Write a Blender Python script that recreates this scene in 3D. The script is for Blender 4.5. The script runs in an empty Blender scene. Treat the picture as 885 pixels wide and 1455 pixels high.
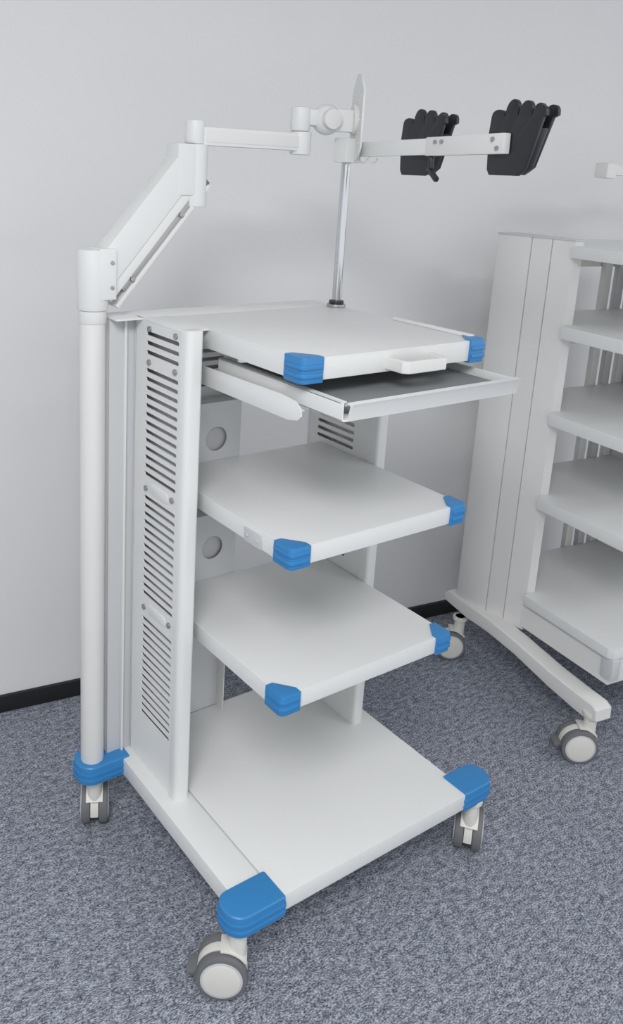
import bpy, bmesh, math
from mathutils import Vector, Matrix
scene=bpy.context.scene
coll=scene.collection
# ------------------------------------------------------------ materials
def nt(name):
    m=bpy.data.materials.new(name); m.use_nodes=True
    n=m.node_tree.nodes; l=m.node_tree.links
    return m,n,l,n['Principled BSDF']
def paint(name,col,rough=.45,metal=0.,bump=.03,scale=600,var=.02,spec=.5):
    m,n,l,b=nt(name)
    tc=n.new('ShaderNodeTexCoord'); no=n.new('ShaderNodeTexNoise'); no.inputs['Scale'].default_value=6
    no.inputs['Detail'].default_value=4
    mr=n.new('ShaderNodeMapRange'); mr.inputs['To Min'].default_value=1-var; mr.inputs['To Max'].default_value=1+var
    mx=n.new('ShaderNodeVectorMath'); mx.operation='SCALE'; mx.inputs[0].default_value=col[:3]
    l.new(tc.outputs['Object'],no.inputs['Vector']); l.new(no.outputs['Fac'],mr.inputs['Value'])
    l.new(mr.outputs['Result'],mx.inputs['Scale']); l.new(mx.outputs['Vector'],b.inputs['Base Color'])
    b.inputs['Roughness'].default_value=rough; b.inputs['Metallic'].default_value=metal
    b.inputs['Specular IOR Level'].default_value=spec
    n2=n.new('ShaderNodeTexNoise'); n2.inputs['Scale'].default_value=scale; n2.inputs['Detail'].default_value=2
    bp=n.new('ShaderNodeBump'); bp.inputs['Strength'].default_value=bump; bp.inputs['Distance'].default_value=.001
    l.new(tc.outputs['Object'],n2.inputs['Vector']); l.new(n2.outputs['Fac'],bp.inputs['Height']); l.new(bp.outputs['Normal'],b.inputs['Normal'])
    return m
WHITE=paint('white_powder_coat',(.765,.775,.765),.42)
WHITE2=paint('offwhite_powder_coat',(.75,.745,.73),.45)
GREY=paint('light_grey_metal',(.58,.59,.60),.45)
LINER=paint('grey_inner_liner',(.52,.53,.54),.6)
BLUE=paint('blue_plastic',(.036,.225,.52),.40,var=.04)
BLACK=paint('black_plastic',(.020,.022,.027),.34)
DARK=paint('dark_grey_rubber',(.15,.155,.16),.6)
MAT=paint('grey_tray_mat',(.22,.235,.24),.6)
CREAM=paint('cream_plastic',(.72,.71,.66),.45)
CHROME=paint('chrome',(.66,.67,.69),.14,1.,bump=0)
STEEL=paint('brushed_steel',(.45,.45,.45),.35,1.)
BASEB=paint('black_baseboard',(.012,.012,.014),.5)
WALLM=paint('painted_wall',(.785,.785,.79),.85,bump=.12,scale=180,var=.01,spec=.2)
CEILM=paint('ceiling_paint',(.78,.78,.78),.9)
def carpet():
    m,n,l,b=nt('carpet')
    tc=n.new('ShaderNodeTexCoord')
    mp=n.new('ShaderNodeMapping'); mp.inputs['Scale'].default_value=(1,2.3,1); mp.inputs['Rotation'].default_value=(0,0,.16)
    l.new(tc.outputs['Object'],mp.inputs['Vector'])
    a=n.new('ShaderNodeTexNoise'); a.inputs['Scale'].default_value=170; a.inputs['Detail'].default_value=4; a.inputs['Roughness'].default_value=.75
    c=n.new('ShaderNodeTexNoise'); c.inputs['Scale'].default_value=42; c.inputs['Detail'].default_value=3
    l.new(mp.outputs[0],a.inputs['Vector']); l.new(mp.outputs[0],c.inputs['Vector'])
    mth=n.new('ShaderNodeMath'); mth.operation='MULTIPLY_ADD'; mth.inputs[1].default_value=.22
    l.new(c.outputs['Fac'],mth.inputs[0])
    m2=n.new('ShaderNodeMath'); m2.operation='MULTIPLY'; m2.inputs[1].default_value=.78
    l.new(a.outputs['Fac'],m2.inputs[0]); l.new(m2.outputs[0],mth.inputs[2])
    cr=n.new('ShaderNodeValToRGB'); e=cr.color_ramp.elements
    e[0].position=.41; e[0].color=(.052,.060,.080,1); e[1].position=.60; e[1].color=(.55,.585,.66,1)
    x=e.new(.49); x.color=(.195,.212,.255,1)
    l.new(mth.outputs[0],cr.inputs['Fac']); l.new(cr.outputs['Color'],b.inputs['Base Color'])
    b.inputs['Roughness'].default_value=.95; b.inputs['Specular IOR Level'].default_value=.1
    bp=n.new('ShaderNodeBump'); bp.inputs['Strength'].default_value=.4; bp.inputs['Distance'].default_value=.002
    l.new(mth.outputs[0],bp.inputs['Height']); l.new(bp.outputs['Normal'],b.inputs['Normal'])
    return m
CARPET=carpet()
# ------------------------------------------------------------ helpers
def empty(name,loc=(0,0,0),rz=0,parent=None):
    e=bpy.data.objects.new(name,None); coll.objects.link(e); e.location=loc; e.rotation_euler=(0,0,rz); e.empty_display_size=.1
    e.parent=parent
    return e
def addmesh(name,bm,mat,parent=None,smooth=False):
    me=bpy.data.meshes.new(name); bmesh.ops.recalc_face_normals(bm,faces=bm.faces)
    bm.to_mesh(me); bm.free(); me.materials.append(mat)
    if smooth:
        for p in me.polygons: p.use_smooth=True
        try: me.set_sharp_from_angle(angle=math.radians(35))
        except Exception: pass
    o=bpy.data.objects.new(name,me); coll.objects.link(o)
    if parent: o.parent=parent
    return o
def bevel(bm,w,seg=2,edges=None):
    if w>0: bmesh.ops.bevel(bm,geom=edges or bm.edges[:],offset=w,segments=seg,profile=.6,affect='EDGES',clamp_overlap=True)
def box(name,x0,x1,y0,y1,z0,z1,mat,parent=None,bev=.002,M=None):
    bm=bmesh.new(); bmesh.ops.create_cube(bm,size=1)
    for v in bm.verts: v.co=Vector(((x0+x1)/2+v.co.x*(x1-x0),(y0+y1)/2+v.co.y*(y1-y0),(z0+z1)/2+v.co.z*(z1-z0)))
    bevel(bm,bev)
    if M is not None: bmesh.ops.transform(bm,matrix=M,verts=bm.verts)
    return addmesh(name,bm,mat,parent,True)
def beam(name,a,b,w,h,mat,parent=None,bev=.002,up=(0,0,1)):
    a=Vector(a);b=Vector(b); d=(b-a); L=d.length; X=d.normalized(); Z=Vector(up); Y=Z.cross(X).normalized(); Z=X.cross(Y)
    M=Matrix((X,Y,Z)).transposed().to_4x4(); M.translation=(a+b)/2
    return box(name,-L/2,L/2,-w/2,w/2,-h/2,h/2,mat,parent,bev,M)
def cyl(name,a,b,r,mat,parent=None,seg=40,bev=.0015,r2=None):
    a=Vector(a);b=Vector(b); d=b-a
    bm=bmesh.new(); bmesh.ops.create_cone(bm,cap_ends=True,segments=seg,radius1=r,radius2=r if r2 is None else r2,depth=d.length)
    if bev>0: bevel(bm,bev,2,[e for e in bm.edges if len([f for f in e.link_faces if len(f.verts)>4])==1])
    M=d.to_track_quat('Z','Y').to_matrix().to_4x4(); M.translation=(a+b)/2
    bmesh.ops.transform(bm,matrix=M,verts=bm.verts)
    return addmesh(name,bm,mat,parent,True)
def prism(name,pts,z0,z1,mat,parent=None,bev=.002,M=None,seg=2):
    bm=bmesh.new(); vs=[bm.verts.new((p[0],p[1],z0)) for p in pts]; f=bm.faces.new(vs)
    r=bmesh.ops.extrude_face_region(bm,geom=[f]); 
    for v in r['geom']:
        if isinstance(v,bmesh.types.BMVert): v.co.z=z1
    bmesh.ops.recalc_face_normals(bm,faces=bm.faces)
    if bev>0:
        es=[e for e in bm.edges if abs(e.verts[0].co.z-e.verts[1].co.z)<1e-6]
        bevel(bm,bev,seg,es)
    if M is not None: bmesh.ops.transform(bm,matrix=M,verts=bm.verts)
    return addmesh(name,bm,mat,parent,True)
def sphere(name,c,r,mat,parent=None,s=(1,1,1)):
    bm=bmesh.new(); bmesh.ops.create_uvsphere(bm,u_segments=24,v_segments=16,radius=r)
    for v in bm.verts: v.co=Vector((c[0]+v.co.x*s[0],c[1]+v.co.y*s[1],c[2]+v.co.z*s[2]))
    return addmesh(name,bm,mat,parent,True)
def rrect(x0,x1,y0,y1,r,n=6):
    out=[]
    rs=r if isinstance(r,(list,tuple)) else [r]*4
    for (cx,cy,a0,rr) in ((x1,y1,0,rs[0]),(x0,y1,90,rs[1]),(x0,y0,180,rs[2]),(x1,y0,270,rs[3])):
        sx=-1 if cx==x1 else 1; sy=-1 if cy==y1 else 1
        if rr<=1e-5: out.append((cx,cy)); continue
        for i in range(n+1):
            t=math.radians(a0+90*i/n)
            out.append((cx+sx*rr+rr*math.cos(t),cy+sy*rr+rr*math.sin(t)))
    return out
def holed(name,outer,holes,thick,M,mat,parent=None):
    cu=bpy.data.curves.new(name,'CURVE'); cu.dimensions='2D'; cu.fill_mode='BOTH'; cu.extrude=thick/2; cu.bevel_depth=0
    for pl in [outer]+holes:
        s=cu.splines.new('POLY'); s.points.add(len(pl)-1); s.use_cyclic_u=True
        for i,p in enumerate(pl): s.points[i].co=(p[0],p[1],0,1)
    ob=bpy.data.objects.new(name+'_tmp',cu); coll.objects.link(ob)
    dg=bpy.context.evaluated_depsgraph_get(); me=bpy.data.meshes.new_from_object(ob.evaluated_get(dg))
    bpy.data.objects.remove(ob); bpy.data.curves.remove(cu)
    me.transform(M); me.name=name; me.materials.clear(); me.materials.append(mat)
    o=bpy.data.objects.new(name,me); coll.objects.link(o)
    if parent: o.parent=parent
    return o
def capsule(cx,cy,w,h,n=5):
    return rrect(cx-w/2,cx+w/2,cy-h/2,cy+h/2,h/2-.0001,n)
M_YZ=lambda x: Matrix(((0,0,1,x),(1,0,0,0),(0,1,0,0),(0,0,0,1)))   # u=y v=z n=x
M_XZ=lambda y: Matrix(((1,0,0,0),(0,0,-1,y),(0,1,0,0),(0,0,0,1)))  # u=x v=z n=-y
def join(name,objs,parent):
    ctx=bpy.context
    for o in ctx.selected_objects: o.select_set(False)
    for o in objs: o.select_set(True)
    ctx.view_layer.objects.active=objs[0]; bpy.ops.object.join()
    o=objs[0]; o.name=name; o.parent=parent
    return o
def caster(name,x,y,ax,side,parent,r=.05,top=.155,pedal=True):
    A=Vector((math.cos(ax),math.sin(ax),0)); T=Vector((-A.y,A.x,0))*side
    P=Vector((x,y,0)); c=P+T*.028+Vector((0,0,r))
    o=[]
    for s in (-1,1):
        w0=c+A*(.010*s); w1=c+A*(.031*s)
        o.append(cyl('tyre',w0,w1,r,DARK,None,48,.005))
        o.append(cyl('hub',c+A*(.012*s),c+A*(.0335*s),r*.74,CREAM,None,40,.003))
        o.append(cyl('hub_ring',c+A*(.0305*s),c+A*(.0325*s),r*.82,GREY,None,40,.0004))
    pts=[]
    for i in range(13):
        t=math.radians(-10+200*i/12); pts.append((math.cos(t)*(r*.98),math.sin(t)*(r*1.02)))
    pts+=[(-r*.55,-r*.35),(r*.55,-r*.35)]
    M=Matrix((T,Vector((0,0,1)),A)).transposed().to_4x4(); M.translation=c
    o.append(prism('housing',pts,-.0095,.0095,CREAM,None,.002,M))
    hp=[]
    for i in range(9):
        t=math.radians(85+60*i/8); hp.append((math.cos(t)*(r+.007),math.sin(t)*(r+.007)))
    for i in range(9):
        t=math.radians(145-60*i/8); hp.append((math.cos(t)*(r+.0025),math.sin(t)*(r+.0025)))
    o.append(prism('hood',hp,-.020,.020,CREAM,None,.001,M))
    o.append(cyl('swivel',P+Vector((0,0,r*1.55)),P+Vector((0,0,top)),.017,CREAM,None,28))
    o.append(cyl('swivel_plate',P+Vector((0,0,top-.012)),P+Vector((0,0,top)),.024,CREAM,None,28))
    if pedal:
        pc=c+T*(r*.95)+Vector((0,0,.006))
        o.append(beam('brake_pedal',pc-T*.022,pc+T*.020-Vector((0,0,.008)),.038,.010,DARK,None,.003))
    return join(name,o,parent)
# ------------------------------------------------------------ room
th=-math.atan2(.162,.987)
def RM(): return Matrix.Rotation(th,4,'Z')
def rbox(name,x0,x1,y0,y1,z0,z1,mat,parent=None,bev=0.):
    return box(name,x0,x1,y0,y1,z0,z1,mat,parent,bev,RM())
WY=1.014
rbox('floor',-3.5,4.2,-3.6,WY+.1,-.05,0,CARPET)
rbox('wall_back',-3.5,4.2,WY,WY+.1,0,2.8,WALLM)
rbox('wall_left',-3.6,-3.5,-3.6,WY+.1,0,2.8,WALLM)
rbox('ceiling',-3.6,4.2,-3.6,WY+.1,2.8,2.85,CEILM)
rbox('baseboard_back',-3.5,4.2,WY-.012,WY,0,.052,BASEB,None,.001)
rbox('baseboard_left',-3.5,-3.488,-3.6,WY-.012,0,.052,BASEB,None,.001)
# ------------------------------------------------------------ cart 1
cart=empty('medical_equipment_cart')
ZT,Z3,Z4,ZB=1.2455,.8956,.5946,.195
box('base_rail_left',-.066,.010,-.02,.50,.152,ZB,WHITE,cart,.003)
box('base_plate',.0128,.556,-.048,.53,.155,ZB,WHITE,cart,.003)
def foot(name,x0,x1,y0,y1,rs,z1=.199):
    o=[prism(name,rrect(x0,x1,y0,y1,rs,8),.150,z1,BLUE,None,.006,seg=3)]
    for za in (.160,.175):
        o.append(prism('rib',rrect(x0-.0022,x1+.0022,y0-.0022,y1+.0022,[r+.002 for r in rs],8),za,za+.008,BLUE,None,.0015))
    return join(name,o,cart)
foot('corner_foot_front_left',-.100,.022,-.056,.020,[.006,.030,.036,.006])
foot('corner_foot_front_right',.540,.642,-.052,.022,[.030,.006,.006,.034])
foot('corner_foot_back_left',-.168,-.048,.462,.545,[.006,.036,.036,.006])
foot('corner_foot_back_right',.545,.645,.462,.545,[.036,.006,.006,.036])
caster('caster_front_left',-.066,-.024,math.radians(-127),-1,cart)
caster('caster_front_right',.592,-.030,math.radians(-52),1,cart)
caster('caster_back_left',-.120,.505,math.radians(-27),1,cart)
caster('caster_back_right',.600,.505,math.radians(-40),1,cart)
SX0,SX1=-.036,0.
prism('side_post_left',rrect(SX0,SX1,.273,.301,[.001,.001,.014,.008],6),ZB,ZT+.004,WHITE,cart,.001)
def slots(yc,w,groups=((1.178,1.218),(.912,1.140),(.632,.858),(.330,.568))):
    H=[]
    for z0,z1 in groups:
        n=max(1,int(round((z1-z0)/.0185)))
        for i in range(n+1): H.append(capsule(yc,z1-i*(z1-z0)/n,w,.0088))
    return H
holed('side_panel_left',[(.298,ZB),(.490,ZB),(.490,ZT),(.298,ZT)],slots(.377,.132),.003,M_YZ(SX0+.004),WHITE,cart)
box('side_panel_left_slot_shade',-.010,-.007,.303,.488,ZB,ZT-.004,LINER,cart,.0005)  # added inner sheet, closes the cavity so the slots go dark
box('side_panel_left_back_edge',SX0+.0025,SX0+.034,.488,.494,ZB,ZT-.004,WHITE,cart,.001)
for i,(yy,zz) in enumerate([(.322,1.232),(.428,1.228),(.322,1.160),(.428,1.158),(.322,.890),(.432,.880),(.322,.606),(.432,.598)]):
    cyl('panel_screw_%d'%i,(SX0-.002,yy,zz),(SX0+.0045,yy,zz),.0062,STEEL,cart,20,.001)
for i,zz in enumerate((.885,.602)):
    prism('panel_label_plate_%d'%i,rrect(.338,.416,zz-.011,zz+.011,.010,5),-.0012,.0012,WHITE,cart,.0006,M_YZ(SX0+.002))
box('rear_column_left',-.092,-.030,.496,.503,ZB,ZT-.004,GREY,cart,.001)
box('rear_column_left_side',-.092,-.086,.503,.545,ZB,ZT-.004,WHITE2,cart,.001)
box('rear_column_web',-.060,-.055,.487,.496,ZB,ZT-.004,WHITE2,cart,.001)
def circ(cx,cy,r,n=28): return [(cx+r*math.cos(2*math.pi*i/n),cy+r*math.sin(2*math.pi*i/n)) for i in range(n)]
RY=.482
for i,(z0,z1,zh) in enumerate(((.885,1.035,.947),(.585,.760,.674))):
    holed('cable_box_front_%d'%i,[(-.005,z0),(.240,z0),(.240,z1),(-.005,z1)],[circ(.173,zh,.029)],.003,M_XZ(RY-.0015),GREY,cart)
    box('cable_box_top_%d'%i,-.005,.240,RY,.53,z1-.003,z1,WHITE2,cart,.0008)
    box('cable_box_side_%d'%i,.237,.240,RY,.53,z0,z1,WHITE2,cart,.0008)
    cyl('cable_port_cap_%d'%i,(.173,RY+.006,zh),(.173,RY+.012,zh),.034,LINER,cart,28)
H=[]
for z in (1.185,1.165,1.145,1.125,1.105,1.085,1.065,.86,.84,.82,.80,.780): H.append(capsule(.13,z,.18,.009))
holed('rear_plate_left',[(-.005,ZB),(.240,ZB),(.240,ZT-.045),(-.005,ZT-.045)],H,.003,M_XZ(.532),GREY,cart)
box('rear_vent_liner_left',-.005,.240,.560,.563,ZB,ZT-.045,LINER,cart,.0005)
box('rear_plate_flange',.237,.240,.50,.562,ZB,ZT-.045,WHITE2,cart,.0008)
box('rear_top_beam',-.005,.487,.505,.530,ZT-.062,ZT-.022,WHITE2,cart,.002)
prism('side_post_right',rrect(.487,.522,.273,.303,[.001,.001,.008,.014],6),ZB,ZT-.045,WHITE,cart,.001)
holed('side_panel_right',[(.300,ZB),(.525,ZB),(.525,ZT-.045),(.300,ZT-.045)],slots(.425,.135,((.912,1.140),(.632,.858),(.330,.568))),.003,M_YZ(.490),WHITE,cart)
box('side_panel_right_outer_skin',.516,.5195,.300,.525,ZB,ZT-.045,WHITE,cart,.0005)
box('side_panel_right_back_edge',.487,.5195,.524,.530,ZB,ZT-.045,WHITE,cart,.001)
def cap(name,x,y,z0,z1,sx):
    o=[]
    t=.0045; lx=.046; ly=.052
    def ring(e,za,zb,bev):
        xo=x+sx*e; yo=y-e
        pts=[(xo-sx*lx,yo),(xo-sx*.012,yo)]
        for i in range(1,6):
            a=math.radians(90*i/6); pts.append((xo-sx*.012+sx*.012*math.sin(a),yo+.012-.012*math.cos(a)))
        pts+=[(xo,yo+.012),(xo,yo+ly),(xo-sx*.016,yo+ly),(xo-sx*lx,yo+.016)]
        return prism(name,pts,za,zb,BLUE,None,bev)
    o.append(ring(t,z0-.002,z1+.0028,.0022))
    o.append(ring(t+.0022,z0+.008,z0+.0165,.0015))
    o.append(ring(t+.0022,z0+.023,z0+.0315,.0015))
    return join(name,o,cart)
def shelf(name,z,x0,x1,y0,y1,th=.036):
    o=[prism(name,rrect(x0,x1,y0,y1,[.002,.002,.010,.010],5),z-.004,z,WHITE,None,.0015)]
    o.append(box('r',x0,x0+.003,y0+.008,y1,z-th,z-.002,WHITE,None,.001))
    o.append(box('r',x1-.003,x1,y0+.008,y1,z-th,z-.002,WHITE,None,.001))
    o.append(box('r',x0+.006,x1-.006,y0,y0+.003,z-th,z-.002,WHITE,None,.001))
    o.append(box('r',x0+.002,x1-.002,y1-.003,y1,z-th,z-.002,WHITE,None,.001))
    o.append(box('r',x0+.002,x1-.002,y0+.002,y0+.02,z-th,z-th+.003,WHITE,None,.001))
    o.append(box('r',x0+.002,x0+.02,y0+.002,y1,z-th,z-th+.003,WHITE,None,.001))
    o.append(box('r',x1-.02,x1-.002,y0+.002,y1,z-th,z-th+.003,WHITE,None,.001))
    s=join(name,o,cart)
    cap(name+'_corner_cap_left',x0,y0,z-th-.002,z,-1)
    cap(name+'_corner_cap_right',x1,y0,z-th-.002,z,1)
    return s
shelf('shelf_middle',Z3,.030,.486,.006,.478)
shelf('shelf_lower',Z4,.030,.486,.006,.478)
shelf('shelf_top',ZT,.030,.488,.006,.46,.040)
box('top_cover',-.034,.030,.303,.46,ZT-.003,ZT+.001,WHITE,cart,.001)
box('top_cover_rear',-.094,.49,.4605,.548,ZT-.004,ZT,WHITE,cart,.001)
box('shelf_top_side_rail',.474,.488,.03,.25,ZT,ZT+.006,WHITE,cart,.002)
hz=ZT-.024
hb=[(.222,.006),(.222,-.036),(.232,-.046),(.326,-.046),(.336,-.036),(.336,.006),(.322,.006),(.322,-.037),(.236,-.037),(.236,.006)]
prism('front_handle',hb,hz-.011,hz+.012,WHITE2,cart,.003,seg=3)
box('shelf_middle_side_bracket',.0265,.0298,.095,.150,Z3-.036,Z3-.008,GREY,cart,.001)
for i,yy in enumerate((.106,.139)):
    cyl('bracket_screw_%d'%i,(.0245,yy,Z3-.022),(.027,yy,Z3-.022),.003,GREY,cart,14,.0005)
# tray
TX0,TX1,TY0,TY1,TZ=.052,.482,-.080,.30,1.185
box('tray_bottom',TX0,TX1,TY0,TY1,TZ-.030,TZ-.027,WHITE,cart,.0008)
box('tray_mat',TX0+.030,TX1-.012,TY0+.030,TY1-.01,TZ-.027,TZ-.011,MAT,cart,.002)
box('tray_side_left',TX0,TX0+.003,TY0+.004,TY1,TZ-.030,TZ+.002,WHITE,cart,.001)
box('tray_side_left_flange',TX0,TX0+.014,TY0+.010,TY1,TZ-.001,TZ+.002,WHITE,cart,.0008)
box('tray_side_right',TX1-.003,TX1,TY0+.004,TY1,TZ-.030,TZ+.002,WHITE,cart,.001)
prism('tray_front_lip',[(TY0,TZ-.030),(TY0-.006,TZ-.006),(TY0-.010,TZ+.001),(TY0+.003,TZ+.002),(TY0+.012,TZ-.004),(TY0+.010,TZ-.007),(TY0+.002,TZ-.002),(TY0-.003,TZ-.004),(TY0+.004,TZ-.030)],TX0+.010,TX1+.012,WHITE,cart,.0005,M_YZ(0))
for nm,x in (('left',.030),('right',.474)):
    pts=[(.44,1.128),(.44,1.165),(.06,1.172),(.02,1.168),(.006,1.158),(.004,1.145),(.012,1.136),(.04,1.130)]
    prism('tray_runner_'+nm,pts,x,x+.003,WHITE,cart,.0008,M_YZ(0))
box('tray_runner_ledge_left',.033,.051,.02,.44,1.148,1.151,WHITE,cart,.0005)
box('tray_runner_ledge_right',.455,.474,.02,.44,1.148,1.151,WHITE,cart,.0005)
# ------------------------------------------------------------ support arm
arm=empty('spring_support_arm',parent=cart)
def A(o): o.parent=arm; return o
px_,py_=-.128,.501
A(cyl('pole',(px_,py_,.196),(px_,py_,1.255),.0265,WHITE2,None,48,.002))
A(cyl('pole_collar',(px_,py_,1.235),(px_,py_,1.262),.0285,WHITE2,None,48,.002))
A(cyl('shoulder_joint',(px_,py_,1.262),(px_,py_,1.385),.0320,WHITE,None,48,.004))
A(box('shoulder_fork',px_+.0,px_+.038,py_-.033,py_+.033,1.285,1.388,WHITE,None,.003))
for i,zz in enumerate((1.31,1.36)):
    A(cyl('fork_bolt_%d'%i,(px_+.028,py_-.036,zz),(px_+.028,py_-.032,zz),.004,STEEL,None,14,.0006))
a=Vector((-.105,.501,1.345)); b=Vector((.092,.501,1.575)); d=(b-a).normalized(); nrm=Vector((-d.z,0,d.x))
A(beam('spring_arm_cover',a-d*.015,b+d*.0,.050,.060,WHITE,None,.004,nrm))
A(beam('spring_arm_lower_cover',a-nrm*.040-d*.045,b-nrm*.040-d*.030,.044,.020,WHITE,None,.002,nrm))
A(beam('gas_strut_channel',a-nrm*.056-d*.010,b-nrm*.056-d*.018,.040,.014,STEEL,None,.003,nrm))
A(beam('strut_rail',a-nrm*.066-d*.045,b-nrm*.066-d*.020,.048,.008,WHITE2,None,.002,nrm))
for i,q in enumerate((a-nrm*.056+d*.02,b-nrm*.056-d*.045,b-nrm*.056-d*.11)):
    A(cyl('strut_bolt_%d'%i,q+Vector((0,-.026,0)),q+Vector((0,-.019,0)),.005,STEEL,None,16,.001))
q=b-nrm*.056-d*.022
A(beam('strut_end_cap',q-d*.008,q+d*.008,.046,.018,DARK,None,.003,nrm))
A(box('elbow_fork',.050,.100,.474,.528,1.495,1.600,WHITE,None,.005))
A(cyl('elbow_body',(.104,.50,1.472),(.104,.50,1.600),.0285,WHITE,None,48,.003))
A(cyl('elbow_cap',(.104,.50,1.600),(.104,.50,1.648),.0215,WHITE,None,40,.005))
A(beam('forearm',(.115,.499,1.617),(.372,.469,1.617),.034,.038,WHITE,None,.004))
A(beam('forearm_front_strip',(.122,.4815,1.617),(.350,.4545,1.617),.003,.024,WHITE2,None,.001))
A(cyl('wrist_joint',(.362,.470,1.590),(.362,.470,1.640),.0235,WHITE,None,40,.004))
A(cyl('wrist_cap',(.358,.470,1.640),(.358,.470,1.692),.0225,WHITE,None,40,.006))
A(beam('tilt_yoke',(.362,.468,1.672),(.420,.456,1.670),.030,.036,WHITE,None,.006))
A(sphere('tilt_ball',(.4185,.453,1.669),.034,WHITE,None,(1,.9,1)))
A(cyl('tilt_knob',(.409,.416,1.669),(.416,.455,1.669),.022,WHITE2,None,32,.003))
A(beam('head_stub',(.43,.450,1.668),(.474,.424,1.668),.03,.048,WHITE,None,.004))
vd=Vector((.665,.747,0)); vd.rotate(Matrix.Rotation(math.radians(12),3,'Z')); vn=Vector((vd.y,-vd.x,0))
Mv=Matrix((vd,Vector((0,0,1)),vn)).transposed().to_4x4(); Mv.translation=Vector((.480,.420,1.672))
ol=[(-.058,-.06),(-.03,-.088),(.03,-.088),(.058,-.06),(.058,.06),(.025,.09),(.012,.098),(-.012,.098),(-.025,.09),(-.058,.06)]
holes=[capsule(u,v,.014,.006) for u in (-.038,.038) for v in (-.05,.0,.05)]
A(holed('vesa_plate',ol,holes,.0044,Mv,WHITE,None))
Mh=Mv.copy(); Mh.translation=Vector((.477,.4225,1.672))
A(prism('vesa_hub',circ(0,0,.033),-.008,.002,WHITE2,None,.002,Mh))
# ------------------------------------------------------------ endoscope hanger
hg=empty('endoscope_hanger',parent=cart)
cyl('chrome_rod',(.472,.437,ZT),(.472,.437,1.588),.0108,CHROME,hg,40,.001)
cyl('rod_flange',(.472,.437,ZT),(.472,.437,ZT+.008),.022,STEEL,hg,40,.001)
cyl('rod_collar',(.472,.437,ZT+.008),(.472,.437,ZT+.016),.0175,BLACK,hg,40,.001)
box('rod_head',.452,.498,.415,.462,1.578,1.632,WHITE,hg,.004)
r0=Vector((.490,.430,1.607)); r1=Vector((.410,-.057,1.617)); rd=(r1-r0).normalized()
beam('hanger_rail',r0,r0+rd*.30,.012,.032,WHITE,hg,.002)
beam('hanger_rail_sleeve',r0+rd*.27,r1,.016,.036,WHITE2,hg,.002)
for i,t in enumerate((.30,.32,.465,.478)):
    q=r0+rd*t; z=.008 if i<3 else -.008
    cyl('rail_bolt_%d'%i,q+Vector((-.012,0,z)),q+Vector((-.006,0,z)),.004,STEEL,hg,14,.0006)
for i,t in enumerate((.02,.06)):
    q=r0+rd*t-Vector((0,0,.016))
    cu=bpy.data.curves.new('cable_hook_%d'%i,'CURVE'); cu.dimensions='3D'; cu.bevel_depth=.002
    s=cu.splines.new('POLY'); P=[(0,0),(.002,-.008),(.012,-.013),(.024,-.012),(.032,-.005)]; s.points.add(len(P)-1)
    for k,(pp,zz) in enumerate(P): w=q+rd*pp+Vector((0,0,zz)); s.points[k].co=(*w,1)
    ob=bpy.data.objects.new('cable_hook_%d'%i,cu); coll.objects.link(ob); cu.materials.append(WHITE2); ob.parent=hg
def fingers(u0,u1,tops,vg,slant):
    n=len(tops); w=(u1-u0)/n; out=[]
    for k in range(n-1,-1,-1):
        c=u0+w*(k+.5)
        for i in range(9):
            t=math.pi*i/8
            out.append((c+w*.485*math.cos(t), vg+(tops[k]-vg)*(max(0,math.sin(t))**.75)))
    return [(u+slant*(v-vg),v) for u,v in out]
def claw(name,cx,cy,cz,k=1.):
    M=Matrix(((0,0,1,cx),(-1,0,0,cy),(0,1,0,cz),(0,0,0,1)))
    base=[(-.056,-.054),(-.050,-.064),(.012,-.064),(.026,-.052),(.052,.036)]
    front=base+fingers(-.058,.058,[.050,.067,.064,.056],.038,.10)+[(-.060,.010)]
    o=[prism(name,[(u*k,v*k) for u,v in front],-.004,.005,BLACK,None,.002,M)]
    low=[(-.052,-.054),(-.046,-.062),(.010,-.062),(.024,-.051),(.046,.018),(.028,.014),(-.03,.010),(-.055,.006)]
    o.append(prism('b',[(u*k,v*k) for u,v in low],.005,.026,BLACK,None,.004,M))
    back=[(-.050,-.050),(-.044,-.058),(.008,-.058),(.022,-.048),(.050,.036)]+fingers(-.048,.060,[.048,.060,.062,.058],.040,.06)+[(-.052,.010)]
    o.append(prism('c',[(u*k,v*k) for u,v in back],.026,.034,BLACK,None,.002,M))
    return join(name,o,hg)
claw('scope_cradle_1',.462,.194,1.620)
claw('scope_cradle_2',.424,-.066,1.626)
q=Vector((.446,.155,1.60)); 
cyl('clamp_lever_stem',q,q+Vector((0,-.004,-.030)),.006,BLACK,hg,16,.001)
beam('clamp_lever',q+Vector((0,.004,-.028)),q+Vector((-.006,-.028,-.052)),.010,.010,BLACK,hg,.003)
# ------------------------------------------------------------ cart 2
c2=empty('medical_equipment_cart.001',(0,0,0),th)
def column(name,x,flip,parent):
    s=-1 if flip else 1
    X=lambda v: x+s*v
    A1=[(X(0.0),.775),(X(.004),.790),(X(.02),.797),(X(.085),.797),(X(.085),.670),(X(.020),.670),(X(.008),.700)]
    A2=[(X(.021),.6665),(X(.085),.6665),(X(.085),.609),(X(.038),.609)]
    A3=[(X(.039),.6055),(X(.085),.6055),(X(.092),.545),(X(.060),.545)]
    o=[prism('p',A1,.205,1.400,WHITE2,None,.001),prism('p',A2,.205,1.400,WHITE2,None,.001),prism('p',A3,.205,1.400,WHITE2,None,.001)]
    o.append(prism('p',[(X(-.002),.775),(X(.006),.795),(X(.02),.800),(X(.088),.800),(X(.094),.542),(X(.058),.542),(X(.018),.672)],1.400,1.405,GREY,None,.001))
    c=join(name,o,parent)
    box(name+'_gap',min(X(.050),X(.084)),max(X(.050),X(.084)),.600,.675,.206,1.398,DARK,parent,0)
    return c
column('side_column_left',1.118,False,c2)
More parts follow.
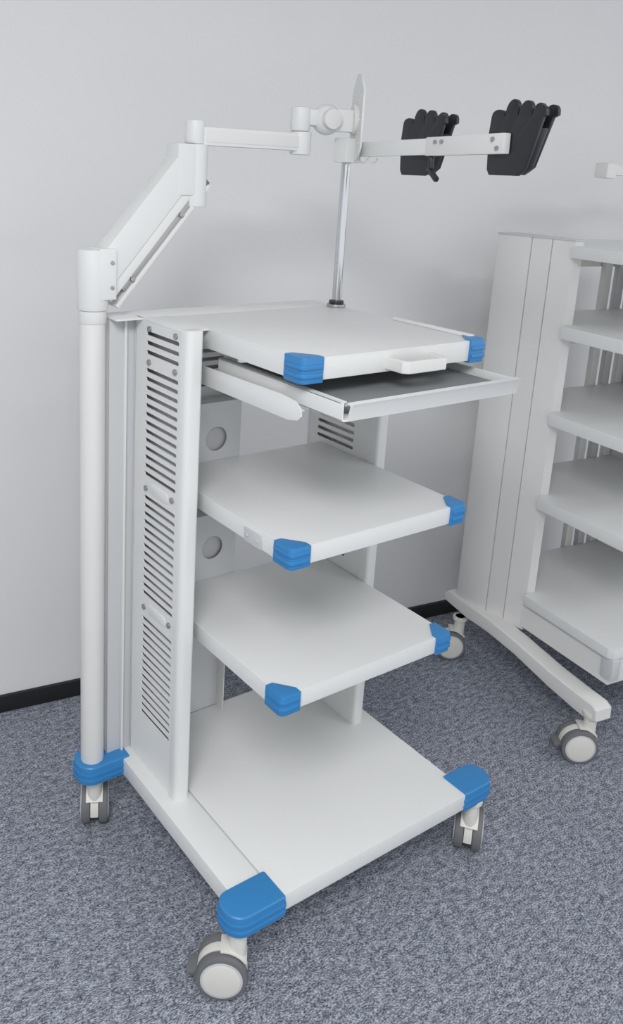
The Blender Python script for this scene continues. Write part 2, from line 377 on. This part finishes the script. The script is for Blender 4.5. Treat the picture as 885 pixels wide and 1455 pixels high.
column('side_column_right',1.80,True,c2)
def leg(name,x,flip):
    pts=[(.83,.175),(.84,.195),(.82,.215),(.62,.215),(.50,.205),(.36,.188),(.26,.182),(.200,.180),(.182,.170),(.180,.138),(.20,.125),(.26,.128),(.36,.138),(.50,.160),(.62,.168),(.72,.165)]
    prism(name,pts,x-.030,x+.030,WHITE2,c2,.008,M_YZ(0),seg=3)
leg('leg_left',1.140,0); leg('leg_right',1.79,1)
for nm,x,y in (('front_left',1.127,.210),('back_left',1.122,.760),('front_right',1.79,.210),('back_right',1.79,.760)):
    caster('caster2_'+nm,x,y,math.radians(-127)-th,-1,c2,.05,.150)
def shelf2(name,z,t=.04):
    pts=[(1.162,.206+.015),(1.172,.206),(1.752,.206),(1.762,.221),(1.762,.538),(1.715,.545),(1.715,.760),(1.205,.760),(1.205,.545),(1.162,.538)]
    pts=pts[::-1]
    o=[prism(name,pts,z-.004,z,WHITE,None,.001)]
    for i in range(len(pts)):
        p,q=pts[i],pts[(i+1)%len(pts)]
        o.append(beam('r',(p[0],p[1],z-t/2),(q[0],q[1],z-t/2),.003,t,WHITE,None,.001))
    return join(name,o,c2)
shelf2('shelf_1',1.388,.032)
for i,z in enumerate((1.165,.910,.650)): shelf2('shelf_%d'%(i+2),z,.036)
shelf2('base_shelf',.330,.030)
box('base_drawer',1.175,1.75,.214,.745,.215,.300,WHITE2,c2,.004)
box('base_drawer_end_cap',1.165,1.200,.198,.240,.235,.300,GREY,c2,.010)
for i,x in enumerate((1.215,1.275,1.335,1.56,1.62,1.68)):
    box('back_upright_%d'%i,x,x+.03,.765,.785,.30,1.38,WHITE2 if i%2 else GREY,c2,.002)
for i,z in enumerate((1.30,1.05,.80,.55)):
    box('back_slat_%d'%i,1.20,1.72,.786,.792,z,z+.05,WHITE2,c2,.001)
for k,z in enumerate((1.11,.855,.60)):
    for i in range(3):
        for j in range(2):
            cyl('bracket_bolt_%d_%d_%d'%(k,i,j),(1.2025,.62+.03*i,z-.012+.024*j),(1.2065,.62+.03*i,z-.012+.024*j),.005,GREY,c2,12,.0006)
cyl('monitor_post',(1.60,.72,1.385),(1.60,.72,1.63),.022,WHITE2,c2,32)
beam('monitor_arm_bar',(1.45,.72,1.600),(1.75,.72,1.600),.035,.03,WHITE2,c2,.004)
box('monitor_arm_head',1.425,1.465,.695,.745,1.575,1.620,WHITE2,c2,.006)
# ------------------------------------------------------------ lights
def area(name,loc,rot,sx,sy,power,col=(1,1,1)):
    L=bpy.data.lights.new(name,'AREA'); L.shape='RECTANGLE'; L.size=sx; L.size_y=sy; L.energy=power; L.color=col
    o=bpy.data.objects.new(name,L); coll.objects.link(o); o.location=loc; o.rotation_euler=rot; return o
area('ceiling_light_1',(-1.5,-1.5,2.76),(0,0,th),1.1,1.1,76,(1,.995,.985))
area('ceiling_light_2',(1.8,-1.8,2.76),(0,0,th),1.2,.6,12,(1,.99,.98))
w=bpy.data.worlds.new('World'); scene.world=w; w.use_nodes=True
bg=w.node_tree.nodes['Background']; bg.inputs[0].default_value=(.95,.97,1,1); bg.inputs[1].default_value=1.03
# ------------------------------------------------------------ camera
f=1203.98
yaw,pit,rol=.9608,.2475,-.0443
F=Vector((math.cos(yaw)*math.cos(pit),math.sin(yaw)*math.cos(pit),-math.sin(pit)))
R0=Vector((math.sin(yaw),-math.cos(yaw),0)); D0=F.cross(R0)
c_,s_=math.cos(rol),math.sin(rol); R=R0*c_+D0*s_; D=-R0*s_+D0*c_
cd=bpy.data.cameras.new('camera'); cam=bpy.data.objects.new('camera',cd); coll.objects.link(cam)
M=Matrix((R,-D,-F)).transposed().to_4x4(); M.translation=Vector((-.8604,-1.0788,1.55)); cam.matrix_world=M
cd.sensor_fit='VERTICAL'; cd.sensor_height=36; cd.sensor_width=36; cd.lens=f*36/1455
cd.shift_x=103.8/1455; cd.shift_y=-180.6/1455; cd.clip_start=.02
scene.camera=cam
scene.view_settings.view_transform='Standard'
